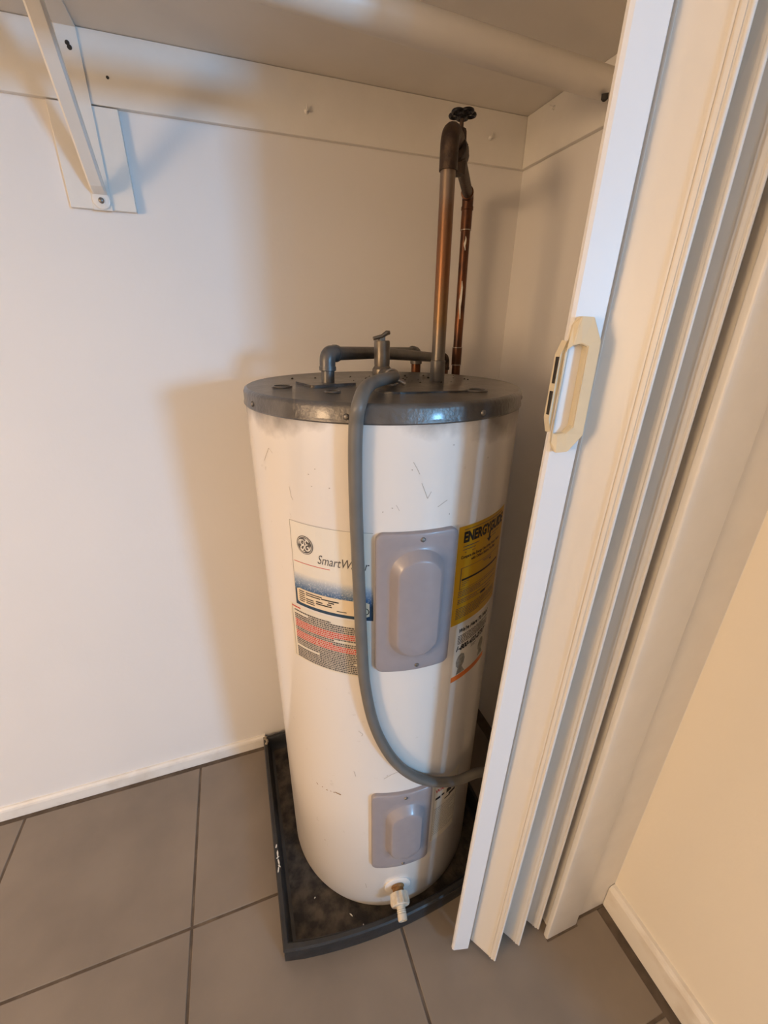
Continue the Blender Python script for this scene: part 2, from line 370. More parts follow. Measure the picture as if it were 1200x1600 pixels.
ra, rb = Vector((-CT - 0.001, -0.300, 1.630)), Vector((-1.9, -0.418, 1.632))
o = obj('closet_rod', tube([ra, ra.lerp(rb, .3), ra.lerp(rb, .6), rb], 0.0205, 28), M_rod, smooth=True)
tag(o, 'round cream painted hanging rod under the closet shelf', 'closet rod')
bm = bmesh.new(); q = ony(945, 149, -0.285)
add_lathe(bm, [(0.0055, -0.004), (0.0055, 0.003), (0.002, 0.006)], ony(945, 151, -0.318), (0.3, 0.3, -1), 10)
obj('screw', bm, M_dark, o, smooth=True)

# ------------------------------------------------------------------ accordion door, folded against the jamb
DZ0, DZ1 = 0.012, 2.05
def kx(x): return 0.024 * max(0.0, min(1.0, (-0.25 - x) / 0.06))
def lean(x, y, z): return kx(x) * z
door = thing('accordion_door', 'cream vinyl accordion door folded back against the closet jamb', 'door', (-0.30, -0.66, 0.0))
post = extrude_plan([(-0.3990, -0.6560), (-0.3960, -0.6590), (-0.3655, -0.6665), (-0.3625, -0.6640), (-0.3605, -0.6575), (-0.394, -0.6500), (-0.3982, -0.6515)], DZ0, DZ1, lean, 4)
po = obj('lead_post', post, M_vinyl, door); po['label'] = 'flat white leading post of the folding door'
zig = [(-0.366, -0.630), (-0.3205, -0.7010), (-0.304, -0.622), (-0.2555, -0.6970), (-0.243, -0.622), (-0.197, -0.6885), (-0.189, -0.625)]
th = 0.0035
for i in range(len(zig) - 1):
    a, b = Vector((*zig[i], 0)), Vector((*zig[i + 1], 0)); dv = (b - a).normalized(); n = Vector((-dv.y, dv.x, 0)) * th / 2
    a2, b2 = a + dv * 0.002, b - dv * 0.001
    pn = obj('panel', extrude_plan([(a2 + n)[:2], (a2 - n)[:2], (b2 - n)[:2], (b2 + n)[:2]], DZ0, DZ1, lean, 4), M_panel, door)
    # moulded ribs along both long edges of the face towards the ridge
    nf = n.normalized() * (1 if n.normalized().x < 0 else -1)
    if i % 2 == 0:
        ridge = b
        L = (b - a).length
        for s0, s1, h in ((0.0035, 0.0075, 0.0014), (0.0095, 0.0115, 0.0010)) + (((L * 0.63, L * 0.63 + 0.0015, 0.0010), (L * 0.63 + 0.0045, L * 0.63 + 0.006, 0.0010)) if i == 0 else ()):
            if s0 > L * 0.7 and i: continue
            p0 = ridge - dv * s0 + nf * th / 2; p1 = ridge - dv * s1 + nf * th / 2; q0, q1 = p0 + nf * h, p1 + nf * h
            obj('rib', extrude_plan([p0[:2], q0[:2], q1[:2], p1[:2]], DZ0, DZ1, lean, 4), M_panel, pn)
for i in range(1, len(zig) - 1):                       # soft hinge beads in the folds
    x, y = zig[i]
    bm = tube([(x + lean(x, y, z), y, z) for z in (DZ0, 0.5, 1.0, 1.5, DZ1)], 0.0026, 10)
    obj('hinge_bead', bm, M_panel, door, smooth=True)
# handle: ivory pull, an elongated hexagonal frame that stands off the post at its right-hand side
def hp(x, z, h):
    """x from the leading edge along the post face, z height, h off the face"""
    X = -0.3975 + x * 0.972 + lean(-0.38, 0, z); Y = -0.6595 - x * 0.235 - h
    return Vector((X - 0.235 * h, Y, z))
def hpx(px, py, h):
    """photo pixel -> point on the plane h in front of the post face"""
    a, b, c = hp(0, 0, h), hp(.04, 0, h), hp(0, 1.5, h); nr = (b - a).cross(c - a); d = ray(px, py)
    P = CAM + d * ((a - CAM).dot(nr) / d.dot(nr)); return P
outer = [(896, 507, .002), (910, 494, .008), (930, 495, .011), (940, 535, .014), (911, 680, .014), (887, 706, .011), (868, 708, .007), (860, 692, .002)]
inner = [(884, 550, .0020), (896, 540, .0050), (909, 537, .0080), (919, 542, .0105), (895, 667, .0105), (883, 677, .0080), (871, 679, .0050), (863.5, 677, .0020)]
def base_of(P, h): return P - Vector((-0.235, -1, 0)) * (h + 0.001)
bm = bmesh.new(); n = 8
OT = [bm.verts.new(hpx(*v)) for v in outer]; OB = [bm.verts.new(base_of(hpx(*v), v[2])) for v in outer]
IT = [bm.verts.new(hpx(*v)) for v in inner]; IB = [bm.verts.new(base_of(hpx(*v), v[2])) for v in inner]
for k in range(n):
    j = (k + 1) % n
    bm.faces.new((OT[k], OT[j], IT[j], IT[k])); bm.faces.new((OB[j], OB[k], IB[k], IB[j]))
    bm.faces.new((OB[k], OB[j], OT[j], OT[k])); bm.faces.new((IT[k], IT[j], IB[j], IB[k]))
bmesh.ops.triangulate(bm, faces=bm.faces)
bmesh.ops.bevel(bm, geom=[e for e in bm.edges if e.calc_face_angle(0) > rad(25)], offset=0.0007, segments=2, affect='EDGES')
hd = obj('handle', bm, M_handle, door); hd['label'] = 'ivory plastic pull handle on the post'
# latch plate on the leading edge with two dark slots
bm = bmesh.new(); zz = [(1.250, 0), (1.236, .0055), (1.170, .0055), (1.154, 0)]
def lp(z, d, y): return Vector((-0.4005 + lean(-0.4, 0, z) - d, y, z))
A = [bm.verts.new(lp(z, d - .002, -0.6570)) for z, d in zz]; B = [bm.verts.new(lp(z, d - .002, -0.6485)) for z, d in zz]
for k in range(3): bm.faces.new((A[k], A[k + 1], B[k + 1], B[k]))
bm.faces.new(A); bm.faces.new(B[::-1]); bm.faces.new((A[0], B[0], B[3], A[3]))
lt = obj('latch_plate', bm, M_handle, door)
for z0, z1 in ((1.207, 1.234), (1.174, 1.199)):
    bm = bmesh.new(); add_box(bm, (lp((z0 + z1) / 2, .0044, 0).x, -0.6560, z0), (lp((z0 + z1) / 2, .001, 0).x, -0.6520, z1))
    obj('latch_slot', bm, M_dark, lt)
obj('track', box((-2.99, -0.675, 2.045), (-0.19, -0.615, 2.0595)), M_trimw, door)

# ------------------------------------------------------------------ drain pan
PX0, PX1, PYB, PH = -0.747, -0.190, -0.016, 0.050
def pan_outline(inset, z, nseg=14):
    pts = []
    x0, x1, yb = PX0 + inset, PX1 - inset, PYB - inset
    for k in range(nseg + 1):                     # front edge bows out a little
        t = k / nseg; x = x0 + (x1 - x0) * t
        pts.append((x, -0.553 - 0.030 * math.sin(math.pi * min(1, t * 1.05)) ** 0.8 + inset, z))
    for k in range(1, nseg + 1): t = k / nseg; pts.append((x1, pts[nseg][1] + (yb - pts[nseg][1]) * t, z))
    for k in range(1, nseg + 1): t = k / nseg; pts.append((x1 + (x0 - x1) * t, yb, z))
    for k in range(1, nseg): t = k / nseg; pts.append((x0, yb + (pts[0][1] - yb) * t, z))
    return pts
bm = bmesh.new(); rings = []
for ins, z in ((0.003, 0.0005), (0.0, 0.004), (0.0, 0.028), (0.002, 0.034), (-0.001, PH - 0.004), (0.002, PH), (0.009, PH), (0.012, PH - 0.004), (0.014, 0.020), (0.020, 0.009), (0.028, 0.007)):
    rings.append([bm.verts.new(p) for p in pan_outline(ins, z)])
n = len(rings[0])
for A, B in zip(rings, rings[1:]):
    for k in range(n): bm.faces.new((A[k], A[(k + 1) % n], B[(k + 1) % n], B[k]))
bm.faces.new(rings[0][::-1])
pan = thing('drain_pan', 'black plastic drain pan under the water heater', 'drain pan', (HX, HY, 0.0))
obj('tray', bm, M_pan, pan, smooth=True, angle=35)
bm = bmesh.new(); r0 = [bm.verts.new(p) for p in pan_outline(0.027, 0.0072)]
c0 = bm.verts.new((HX, HY, 0.0090))
for k in range(n): bm.faces.new((r0[k], r0[(k + 1) % n], c0))
gr = obj('grime', bm, M_grime, pan); gr['label'] = 'crust of brown rust and dirt on the pan floor'
def flake(c, sx, sy, rot, nz=Vector((0, 0, 1)), name='paint_flake', m=M_flake):
    bm = bmesh.new(); k = random.randint(6, 8); ps = []
    for i in range(k):
        a = 2 * math.pi * i / k; rr = random.uniform(.6, 1.1)
        ps.append((math.cos(a) * sx * rr, math.sin(a) * sy * rr))
    T = [bm.verts.new((c[0] + x * math.cos(rot) - y * math.sin(rot), c[1] + x * math.sin(rot) + y * math.cos(rot), c[2] + random.uniform(.0008, .002))) for x, y in ps]
    Bt = [bm.verts.new((v.co.x, v.co.y, c[2] - 0.0005)) for v in T]
    for i in range(k): bm.faces.new((T[i], T[(i + 1) % k], Bt[(i + 1) % k], Bt[i]))
    bm.faces.new(T); bm.faces.new(Bt[::-1]); obj(name, bm, m, pan)
for px, py, sx, sy, rt, z in ((433, 1322, .006, .0022, 1.4, PH), (436, 1334, .010, .0028, 1.5, PH), (438, 1346, .009, .0025, 1.7, PH), (440, 1357, .008, .0018, 1.3, PH), (434, 1340, .004, .0015, .4, PH), (441, 1351, .005, .0014, 2.2, PH)):
    p = onz(px, py, z); flake((PX0 + 0.0065 + random.uniform(-.003, .004), p.y, z), sx, sy, rt)
for px, py, sx, sy, rt in ((541, 1456, .0030, .0022, 0), (571, 1458, .0016, .0016, 0), (549, 1430, .005, .0010, 2.2), (492, 1403, .003, .0016, .5)):
    p = onz(px, py, 0.009); flake((p.x, max(p.y, -0.552), 0.0095), sx, sy, rt)
bm = bmesh.new()
for k in range(5):
    add_lathe(bm, [(0.004, 0), (0.0045, .003), (0.001, .006)], (PX0 + 0.006 + random.uniform(-.002, .004), PYB - 0.004 - k * 0.006, PH - 0.002), (0.2, 0, 1), 7)
obj('caulk_lump', bm, mat('old_caulk', (0.45, 0.38, 0.29), 0.8, var=.4, scale=80), pan)

# ------------------------------------------------------------------ water heater
ZB = 0.012
wh = thing('water_heater', 'tall cream enamel electric water heater with a grey lid standing in the black pan', 'water heater', (HX, HY, ZB))
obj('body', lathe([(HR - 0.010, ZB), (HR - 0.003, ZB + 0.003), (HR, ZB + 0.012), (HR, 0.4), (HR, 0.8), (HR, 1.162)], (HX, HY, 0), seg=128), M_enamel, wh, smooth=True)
ZR = 1.1475
lid = obj('lid', lathe([(LR, ZR), (LR + 0.0012, ZR + 0.002), (LR + 0.0006, ZR + 0.005), (LR, ZR + 0.007), (LR, HTOP - 0.007), (LR - 0.002, HTOP - 0.0025), (LR - 0.006, HTOP - 0.0004), (LR - 0.008, HTOP - 0.001)], (HX, HY, 0), seg=128), M_lid, wh, smooth=True)
lt_ = obj('lid_top', lathe([(LR - 0.0075, HTOP - 0.0012), (LR - 0.030, HTOP - 0.0022), (0.10, HTOP - 0.0012), (0.01, HTOP - 0.0012)], (HX, HY, 0), seg=96, cap=False), M_lidtop, wh, smooth=True)
bm = bmesh.new()
def rect_on_lid(cx, cy, sx, sy, h, r, name, m, parent, rot=0.0):
    bm = bmesh.new(); pts = []
    for qx, qy, a0 in ((1, 1, 0), (-1, 1, 90), (-1, -1, 180), (1, -1, 270)):
        for k in range(5):
            a = rad(a0 + 90 * k / 4); pts.append((qx * (sx - r) + r * math.cos(a), qy * (sy - r) + r * math.sin(a)))
    pts = [(x * math.cos(rot) - y * math.sin(rot), x * math.sin(rot) + y * math.cos(rot)) for x, y in pts]
    A = [bm.verts.new((HX + cx + x, HY + cy + y, HTOP - 0.002)) for x, y in pts]; B = [bm.verts.new((HX + cx + x, HY + cy + y, HTOP + h)) for x, y in pts]
    for k in range(len(pts)): bm.faces.new((A[k], A[(k + 1) % len(pts)], B[(k + 1) % len(pts)], B[k]))
    bm.faces.new(B); return obj(name, bm, m, parent)
rect_on_lid(-0.100, 0.010, 0.042, 0.036, 0.003, 0.008, 'flange_plate', M_lidtop, lt_, 0.25)
rect_on_lid(0.030, -0.085, 0.075, 0.055, 0.0015, 0.03, 'access_plate', M_lidtop, lt_, -0.1)
def lid_hole(px, py, r):
    p = onz(px, py, HTOP)
    bm = bmesh.new(); add_tube(bm, [p + Vector((math.cos(a) * r * 1.3, math.sin(a) * r * 1.3, 0)) for a in [2 * math.pi * k / 20 for k in range(20)]], 0.002, 6, closed=True)
    obj('plug_ring', bm, M_lidtop, lt_, smooth=True)
    obj('plug_hole', lathe([(r, -0.001), (r, 0.0003)], p, seg=20), M_dark, lt_)
lid_hole(441, 604, 0.011); lid_hole(744, 610, 0.012); lid_hole(520, 612, 0.008)
for deg in (-73.7, -30.5, 16.0, 60.0, 104, 150, 195, 240):
    s = obj('screw', lathe([(0.0042, 0), (0.0042, 0.0012), (0.0030, 0.0026), (0.0008, 0.003)], cyl(deg, 1.157, LR), (math.sin(rad(deg)), -math.cos(rad(deg)), 0), 12), M_screw, lid, smooth=True)
# debris on the lid
bm = bmesh.new()
for k in range(70):
    a = random.gauss(0.0, 0.9); r = random.uniform(0.02, 0.19)
    cx, cy = HX + 0.02 + r * math.sin(a) * random.choice((1, -1)), HY + random.uniform(-0.06, 0.12)
    s = random.uniform(.0008, .0028)
    add_lathe(bm, [(s, 0), (s * .8, s * .6), (s * .2, s)], (cx, cy, HTOP - 0.001), (random.uniform(-.4, .4), random.uniform(-.4, .4), 1), 5)
dd = obj('lid_debris', bm, M_grime, wh); dd['kind'] = 'stuff'

# flat and raised pieces that wrap round the tank
def wrap(u, v, h): return cyl(u, v, HR + h)
def ring_stack(rings, name, m, parent, smooth=True):
    """rings: list of lists of (deg, z, h); closed with a face on the last"""
    bm = bmesh.new(); R = [[bm.verts.new(wrap(*p)) for p in r] for r in rings]; n = len(R[0])
    for A, B in zip(R, R[1:]):
        for k in range(n): bm.faces.new((A[k], A[(k + 1) % n], B[(k + 1) % n], B[k]))
    # fill the last ring with strips across (top and bottom halves pair up)
    L = R[-1]; c = bm.verts.new(sum((v.co for v in L), Vector()) / n)
    for k in range(n): bm.faces.new((L[k], L[(k + 1) % n], c))
    return obj(name, bm, m, parent, smooth=smooth, angle=50)
K = 180 / math.pi / HR                      # degrees per metre round the tank
def rrect(uc, vc, hw, hh, r, h, seg=8, side=10):
    pts = []
    cs = [(1, 1, 0), (-1, 1, 90), (-1, -1, 180), (1, -1, 270)]
    arcs = []
    for qx, qy, a0 in cs:
        arcs.append([(qx * (hw - r) + r * math.cos(rad(a0 + 90 * k / seg)), qy * (hh - r) + r * math.sin(rad(a0 + 90 * k / seg))) for k in range(seg + 1)])
    for i in range(4):
        pts += arcs[i]; a, b = arcs[i][-1], arcs[(i + 1) % 4][0]
        pts += [(a[0] + (b[0] - a[0]) * k / side, a[1] + (b[1] - a[1]) * k / side) for k in range(1, side)]
    return [(uc + x * K, vc + y, h) for x, y in pts]
def cover(u0, u1, z0, z1, ow, oh, oc, name, label):
    uc, vc, hw, hh = (u0 + u1) / 2, (z0 + z1) / 2, (u1 - u0) / 2 / K, (z1 - z0) / 2
    ou, ov = oc
    rings = [rrect(uc, vc, hw, hh, .012, 0.0), rrect(uc, vc, hw, hh, .012, .0055), rrect(uc, vc, hw - .0012, hh - .0012, .011, .0075), rrect(uc, vc, hw - .003, hh - .003, .010, .0082)]
    a, b = rrect(uc, vc, hw - .003, hh - .003, .010, .0082), rrect(ou, ov, ow, oh, ow * .96, .0086)
    for t in (.35, .7): rings.append([tuple(p[i] + (q[i] - p[i]) * t for i in range(3)) for p, q in zip(a, b)])
    rings += [b, rrect(ou, ov, ow - .0015, oh - .0015, ow * .93, .0098), rrect(ou, ov, ow - .010, oh - .011, (ow - .010) * .96, .0215), rrect(ou, ov, ow - .0125, oh - .0135, (ow - .0125) * .96, .0230), rrect(ou, ov, ow - .014, oh - .015, (ow - .014) * .9, .0234),
              rrect(ou, ov, (ow - .014) * .5, oh - .030, (ow - .014) * .4, .0240)]
    c = ring_stack(rings, name, M_cover, wh); c['label'] = label
    for zz in (z1 - 0.011, z0 + 0.011):
        uu = uc + 1.2
        obj('screw', lathe([(0.0038, 0), (0.0038, 0.001), (0.0028, 0.0022), (0.0006, 0.0026)], wrap(uu, zz, .0080), (math.sin(rad(uu)), -math.cos(rad(uu)), 0), 12), M_screw, c, smooth=True)
    return c
cover(-21.5, 8.8, 0.744, 0.9965, 0.0415, 0.098, (-6.3, 0.873), 'access_cover', 'larger lilac grey element cover with a raised oval')
cover(-23.2, 7.0, 0.187, 0.428, 0.0400, 0.084, (-6.6, 0.312), 'access_cover', 'lower lilac grey element cover partly under the hose')

# labels: paper wrapped on the tank, prints a hair above
def add_patch(bm, u0, u1, z0, z1, h, dz=0.0):
    n = max(1, int(abs(u1 - u0) / 2.5) + 1); A, B = [], []
    for k in range(n + 1):
        t = k / n; u = u0 + (u1 - u0) * t
        A.append(bm.verts.new(wrap(u, z0 + dz * t, h))); B.append(bm.verts.new(wrap(u, z1 + dz * t, h)))
    for k in range(n): bm.faces.new((A[k], A[k + 1], B[k + 1], B[k]))
def patch(name, m, parent, rects, h):
    bm = bmesh.new()
    for r in rects: add_patch(bm, r[0], r[1], r[2], r[3], h, r[4] if len(r) > 4 else 0.0)
    o = obj(name, bm, m, parent)
    if len(rects) > 1: o['kind'] = 'stuff'
    return o
def rpatch(name, m, parent, u0, u1, z0, z1, r, h):
    bm = bmesh.new(); uc, vc, hw, hh = (u0 + u1) / 2, (z0 + z1) / 2, (u1 - u0) / 2 / K, (z1 - z0) / 2
    pts = rrect(uc, vc, hw, hh, r, h, 5, 14)
    # split into vertical strips by matching x on top and bottom
    top = sorted([p for p in pts if p[1] >= vc], key=lambda p: p[0]); bot = sorted([p for p in pts if p[1] < vc], key=lambda p: p[0])
    us = [u0 + (u1 - u0) * k / 24 for k in range(25)]
    def edge(u):
        x = abs(u - uc) / K; 
        if x <= hw - r: return hh
        return hh - r + math.sqrt(max(0, r * r - (x - hw + r) ** 2))
    A = [bm.verts.new(wrap(u, vc - edge(u), h)) for u in us]; B = [bm.verts.new(wrap(u, vc + edge(u), h)) for u in us]
    for k in range(24): bm.faces.new((A[k], A[k + 1], B[k + 1], B[k]))
    return obj(name, bm, m, parent)
DG = None
def text_mesh(s, size, shear=0.0, bold=0.0, spacing=1.0):
    cu = bpy.data.curves.new('lettering', 'FONT'); cu.body = s; cu.size = size; cu.shear = shear; cu.offset = bold; cu.space_character = spacing
    cu.resolution_u = 3
    to = bpy.data.objects.new('lettering', cu); COL.objects.link(to)
    dg = bpy.context.evaluated_depsgraph_get(); me = bpy.data.meshes.new_from_object(to.evaluated_get(dg))
    bpy.data.objects.remove(to); bpy.data.curves.remove(cu)
    bm = bmesh.new(); bm.from_mesh(me); bpy.data.meshes.remove(me); return bm
def lettering(name, s, m, parent, u0, z0, h, width=None, height=None, size=0.01, shear=0.0, bold=0.0, slope=0.0):
    bm = text_mesh(s, 1.0, shear, bold)
    xs_ = [v.co.x for v in bm.verts]; ysz = [v.co.y for v in bm.verts]
    sx = (width / (max(xs_) - min(xs_))) if width else size; sy = (height / (max(ysz) - min(ysz))) if height else sx
    x0, y0 = min(xs_), min(ysz)
    for v in bm.verts:
        x, y = (v.co.x - x0) * sx, (v.co.y - y0) * sy
        v.co = wrap(u0 + x * K, z0 + y + slope * x, h)
    return obj(name, bm, m, parent)
def fine_lines(u0, u1, z_top, n, pitch, ht, rnd, lo=0.006, hi=0.022, gap=0.0022, short=0.25):
    out = []
    for i in range(n):
        z = z_top - i * pitch; u = u0; end = u1 - (rnd.random() < short) * rnd.random() * (u1 - u0) * .5
        while u < end:
            L = rnd.uniform(lo, hi) * K * .45; out.append((u, min(u + L, end), z - ht, z)); u += L + gap * K * .5
    return out
rnd = random.Random(3)
# -- brand label
bl = patch('brand_label', M_paper, wh, [(-55.9, -22.2, 0.842, 0.9945)], .0004); bl['label'] = 'white maker label with round monogram and blue band'
patch('label_border', M_scuff, bl, [(-55.9, -22.2, .9940, .9947), (-56.1, -55.85, .842, .9945)], .0005)
bz0, bz1 = 0.842, 0.906
rpatch('blue_band', blueband(0.868, bz1), bl, -55.9, -22.2, bz0, bz1, .002, .0007)
patch('band_edge', M_navy, bl, [(-55.9, -22.2, .842, .848), (-55.9, -54.9, .848, .873), (-23.6, -22.2, .848, .868)], .0008)
rpatch('rating_box', mat('peach_paper', (0.80, 0.66, 0.46), 0.5), bl, -54.9, -23.6, .848, .876, .0025, .0010)
fp = []
for i in range(6): fp += [(-53.8, -53.8 + rnd.uniform(2.6, 3.4), .8725 - i * .0038 - .0017, .8725 - i * .0038), (-50.2, -50.2 + (7.5, 6.8, 0.1, 3.6, 3.9, 4.0)[i], .8725 - i * .0038 - .0018, .8725 - i * .0038)]
for i, (a, b) in enumerate(((-43, -35.5), (-40, -37.5), (-45.5, -42.5), (-45.5, -38.5))): fp.append((a, b, .8700 - i * .0038 - .0022, .8700 - i * .0038))
fp += [(-40.5, -38.7, .8600, .8622), (-36.5, -32.5, .8520, .8535)]
patch('rating_print', M_ink, bl, fp, .0012)
def ring_print(name, m, parent, uc, vc, r0, r1, h, seg=40):
    bm = bmesh.new(); A, B = [], []
    for k in range(seg):
        a = 2 * math.pi * k / seg
        A.append(bm.verts.new(wrap(uc + r0 * math.cos(a) * K, vc + r0 * math.sin(a), h))); B.append(bm.verts.new(wrap(uc + r1 * math.cos(a) * K, vc + r1 * math.sin(a), h)))
    for k in range(seg): bm.faces.new((A[k], A[(k + 1) % seg], B[(k + 1) % seg], B[k]))
    return obj(name, bm, m, parent)
ring_print('seal_mark', M_ink, bl, -25.3, .859, .0052, .0066, .0012)
LU, LV, LRD = -49.1, .9585, .0158
em = ring_print('emblem', M_grink, bl, LU, LV, .0, LRD, .0007)
ring_print('emblem_ring', M_paper, em, LU, LV, LRD * .86, LRD * .91, .0010)
def stroke(paths, wd, name, m, parent, h):
    bm = bmesh.new()
    for pth in paths:
        pts = [Vector((x, y, 0)) for x, y in catmull2(pth)]; L, R = [], []
        for i, p in enumerate(pts):
            t = pts[min(i + 1, len(pts) - 1)] - pts[max(i - 1, 0)]
            t = t.normalized() if t.length > 1e-9 else Vector((1, 0, 0)); s = Vector((-t.y, t.x, 0)) * wd * (0.55 + 0.45 * math.sin(math.pi * i / (len(pts) - 1)))
            for lst, q in ((L, p + s), (R, p - s)): lst.append(bm.verts.new(wrap(LU + q.x * LRD * K, LV + q.y * LRD, h)))
        for i in range(len(pts) - 1): bm.faces.new((L[i], L[i + 1], R[i + 1], R[i]))
    return obj(name, bm, m, parent)
def catmull2(p, n=7): return [(v.x, v.y) for v in catmull([(a, b, 0) for a, b in p], n)]
mono = [[(-.02, .32), (-.16, .52), (-.40, .44), (-.46, .14), (-.28, -.02), (-.10, .14), (-.14, .30)],
        [(-.06, .10), (-.06, -.22), (-.18, -.50), (-.40, -.50), (-.46, -.28), (-.26, -.10), (.02, .02)],
        [(.46, .40), (.34, .54), (.14, .48), (.12, .24), (.28, .10), (.42, .16)],
        [(.28, .10), (.10, -.06), (.06, -.34), (.22, -.54), (.46, -.46), (.50, -.20), (.36, -.14), (.32, -.28)]]
stroke(mono, .065, 'monogram', M_paper, em, .0010)
sw = []
for k in range(4):
    a0 = rad(90 * k + 38); sw.append([(.72 * math.cos(a0 + rad(t)) * (1 - .0018 * abs(t - 25)), .72 * math.sin(a0 + rad(t)) * (1 - .0018 * abs(t - 25))) for t in range(0, 55, 9)])
stroke(sw, .06, 'emblem_swirl', M_paper, em, .0010)
lettering('brand_lettering', 'SmartWater', M_grink, bl, -43.6, .9325, .0007, width=.082, height=.0155, shear=0.32)
patch('red_rule', M_red, bl, [(-55.2, -38.6, .9245, .9256, 0.0008)], .0007)
# -- warning label under it
wl = patch('warning_label', M_paper2, wh, [(-60.2, -23.4, 0.724, 0.838)], .0003); wl['label'] = 'warning label of dense small print in black and red'
rows_k, rows_r = [], []
for i in range(26):
    z = .8285 - i * .0039
    red = i in (5, 6, 7, 8, 11, 12, 13, 14)
    rr = fine_lines(-57.6, -26.4, z, 1, .0039, .0027, rnd, .003, .010, .0016, .12)
    if red and i != 9:
        cut = -57.6 + (31 * (.6 if i in (11, 8) else 1.0)); rows_r += [r for r in rr if r[0] < cut]; rows_k += [r for r in rr if r[0] >= cut]
    elif i == 1: rows_k += [r for r in rr if r[0] > -50]
    elif i in (19,): rows_k += [r for r in rr if r[0] > -46]
    else: rows_k += rr
patch('red_print', M_red, wl, rows_r + [(-59, -54, .8325, .8348), (-27.5, -26, .8300, .8330)], .0006)
patch('black_print', M_grink, wl, rows_k, .0006)
patch('label_border', M_scuff, wl, [(-59.2, -24.2, .7270, .7275), (-59.2, -58.9, .7275, .836), (-25.2, -24.9, .730, .822)], .0005)
# -- yellow energy label
el = patch('energy_label', M_yellow, wh, [(10.3, 43.5, 0.806, 0.9900)], .0004); el['label'] = 'yellow energy label on the shaded side'
lettering('energy_lettering', 'ENERGYGUIDE', M_ink, el, 13.0, .9605, .0007, width=.117, height=.0195, bold=.05)
bm = bmesh.new(); add_patch(bm, 28.6, 29.8, .950, .964, .0008)
v = [bm.verts.new(wrap(u, z, .0008)) for u, z in ((27.4, .951), (31.0, .951), (29.2, .943))]; bm.faces.new(v); obj('arrow', bm, M_ink, el)
patch('energy_fine_print', M_grink, el, [(13, 40, .9830, .9842), (13, 22, .9535, .9550), (13, 20, .9480, .9492), (14, 15, .9430, .9440), (18, 20, .9430, .9440), (31, 38, .9550, .9562), (31.5, 35, .9500, .9512)], .0007)
lettering('energy_lettering', 'Compare the Energy Use of this Water Heater', M_ink, el, 12.4, .9315, .0007, width=.112, height=.0072, bold=.03)
lettering('energy_lettering', 'with Others Before You Buy.', M_ink, el, 18.0, .9235, .0007, width=.072, height=.0072, bold=.03)
patch('scale_box', M_grink, el, [(13, 41, .9155, .9162), (13, 13.35, .876, .9155), (41, 41.3, .876, .9155), (13, 41, .8755, .8762)], .0007)
patch('scale_bar', M_ink, el, [(13.8, 40.5, .8915, .8952)], .0007)
v = None; bm = bmesh.new(); v = [bm.verts.new(wrap(u, z, .0008)) for u, z in ((31.2, .909), (33.2, .909), (32.2, .9045))]; bm.faces.new(v); obj('pointer', bm, M_ink, el)
ef = [(26, 33, .9120, .9132), (27, 31, .9095, .9104), (14, 18, .8880, .8890), (14, 17, .8845, .8855), (14, 16, .8808, .8818)] + fine_lines(12.6, 40, .8725, 4, .0033, .0014, rnd) + fine_lines(12.6, 36, .8560, 3, .0034, .0014, rnd) + fine_lines(12.2, 41, .8390, 7, .0033, .0013, rnd)
patch('energy_fine_print', M_grink, el, ef, .0007); patch('stamp', M_ink, el, [(27, 31, .8455, .8500)], .0009)
# -- help label
hl = patch('help_label', M_paper, wh, [(12.9, 38.6, .6760, .7985)], .0003); hl['label'] = 'white help line label with an orange stripe'
lettering('help_lettering', "We're Here To Help!", M_ink, hl, 15.4, .7820, .0006, width=.090, height=.0115, shear=.3, bold=.045)
patch('help_print', M_grink, hl, fine_lines(15, 37.6, .7785, 6, .0034, .0018, rnd, short=.1), .0006)
lettering('help_lettering', '1-800-432-2737', M_ink, hl, 14.6, .7445, .0006, width=.088, height=.0120, shear=.3, bold=.045)
patch('help_print', M_grink, hl, [(24.5, 28.5, .7395, .7408), (24.5, 27.5, .7360, .7372)], .0006)
patch('orange_stripe', M_orange, hl, [(13.1, 38.4, .6765, .6885)], .0006)
def head(uc, vc, s, parent):                     # small grey portrait silhouettes printed on the label
    bm = bmesh.new(); pts = [(-.45, -1.0), (-.35, -.55), (-.30, -.35), (-.55, -.1), (-.62, .35), (-.40, .8), (0, 1.0), (.42, .82), (.60, .35), (.50, -.1), (.25, -.4), (.35, -.6), (.75, -1.0)]
    c = bm.verts.new(wrap(uc, vc, .0006)); V = [bm.verts.new(wrap(uc + x * s * K, vc + y * s * 1.25, .0006)) for x, y in pts]
    for k in range(len(V)): bm.faces.new((c, V[k], V[(k + 1) % len(V)]))
    obj('portrait_silhouette', bm, mat('portrait_grey', (0.20, 0.19, 0.16), 0.5, col2=(.38, .36, .31), scale=120), parent)
head(18.0, .7130, .0185, hl); head(33.5, .7150, .0165, hl)
# -- small warning sticker beside the lower cover
sl = patch('sticker', M_paper2, wh, [(9.0, 27.0, .215, .412)], .0003); sl['label'] = 'small paper warning sticker beside the lower cover'
lettering('sticker_heading', 'WARNING', M_red, sl, 10.3, .3780, .0006, width=.058, height=.011, bold=.03)
patch('sticker_print', M_ink, sl, [(10.6, 13.8, .3555, .3625), (14.6, 16.5, .358, .364), (18.0, 21.8, .3550, .3680), (22.2, 24.6, .358, .366), (17.0, 21.0, .3390, .3430), (20.0, 25.0, .3420, .3500)], .0006)
patch('sticker_fine_print', M_scuff, sl, fine_lines(10.4, 26, .325, 15, .0062, .0018, rnd), .0006)
patch('sticker_border', M_scuff, sl, [(9.6, 9.9, .22, .40), (26.2, 26.5, .22, .40), (9.6, 26.5, .3270, .3276)], .0005)

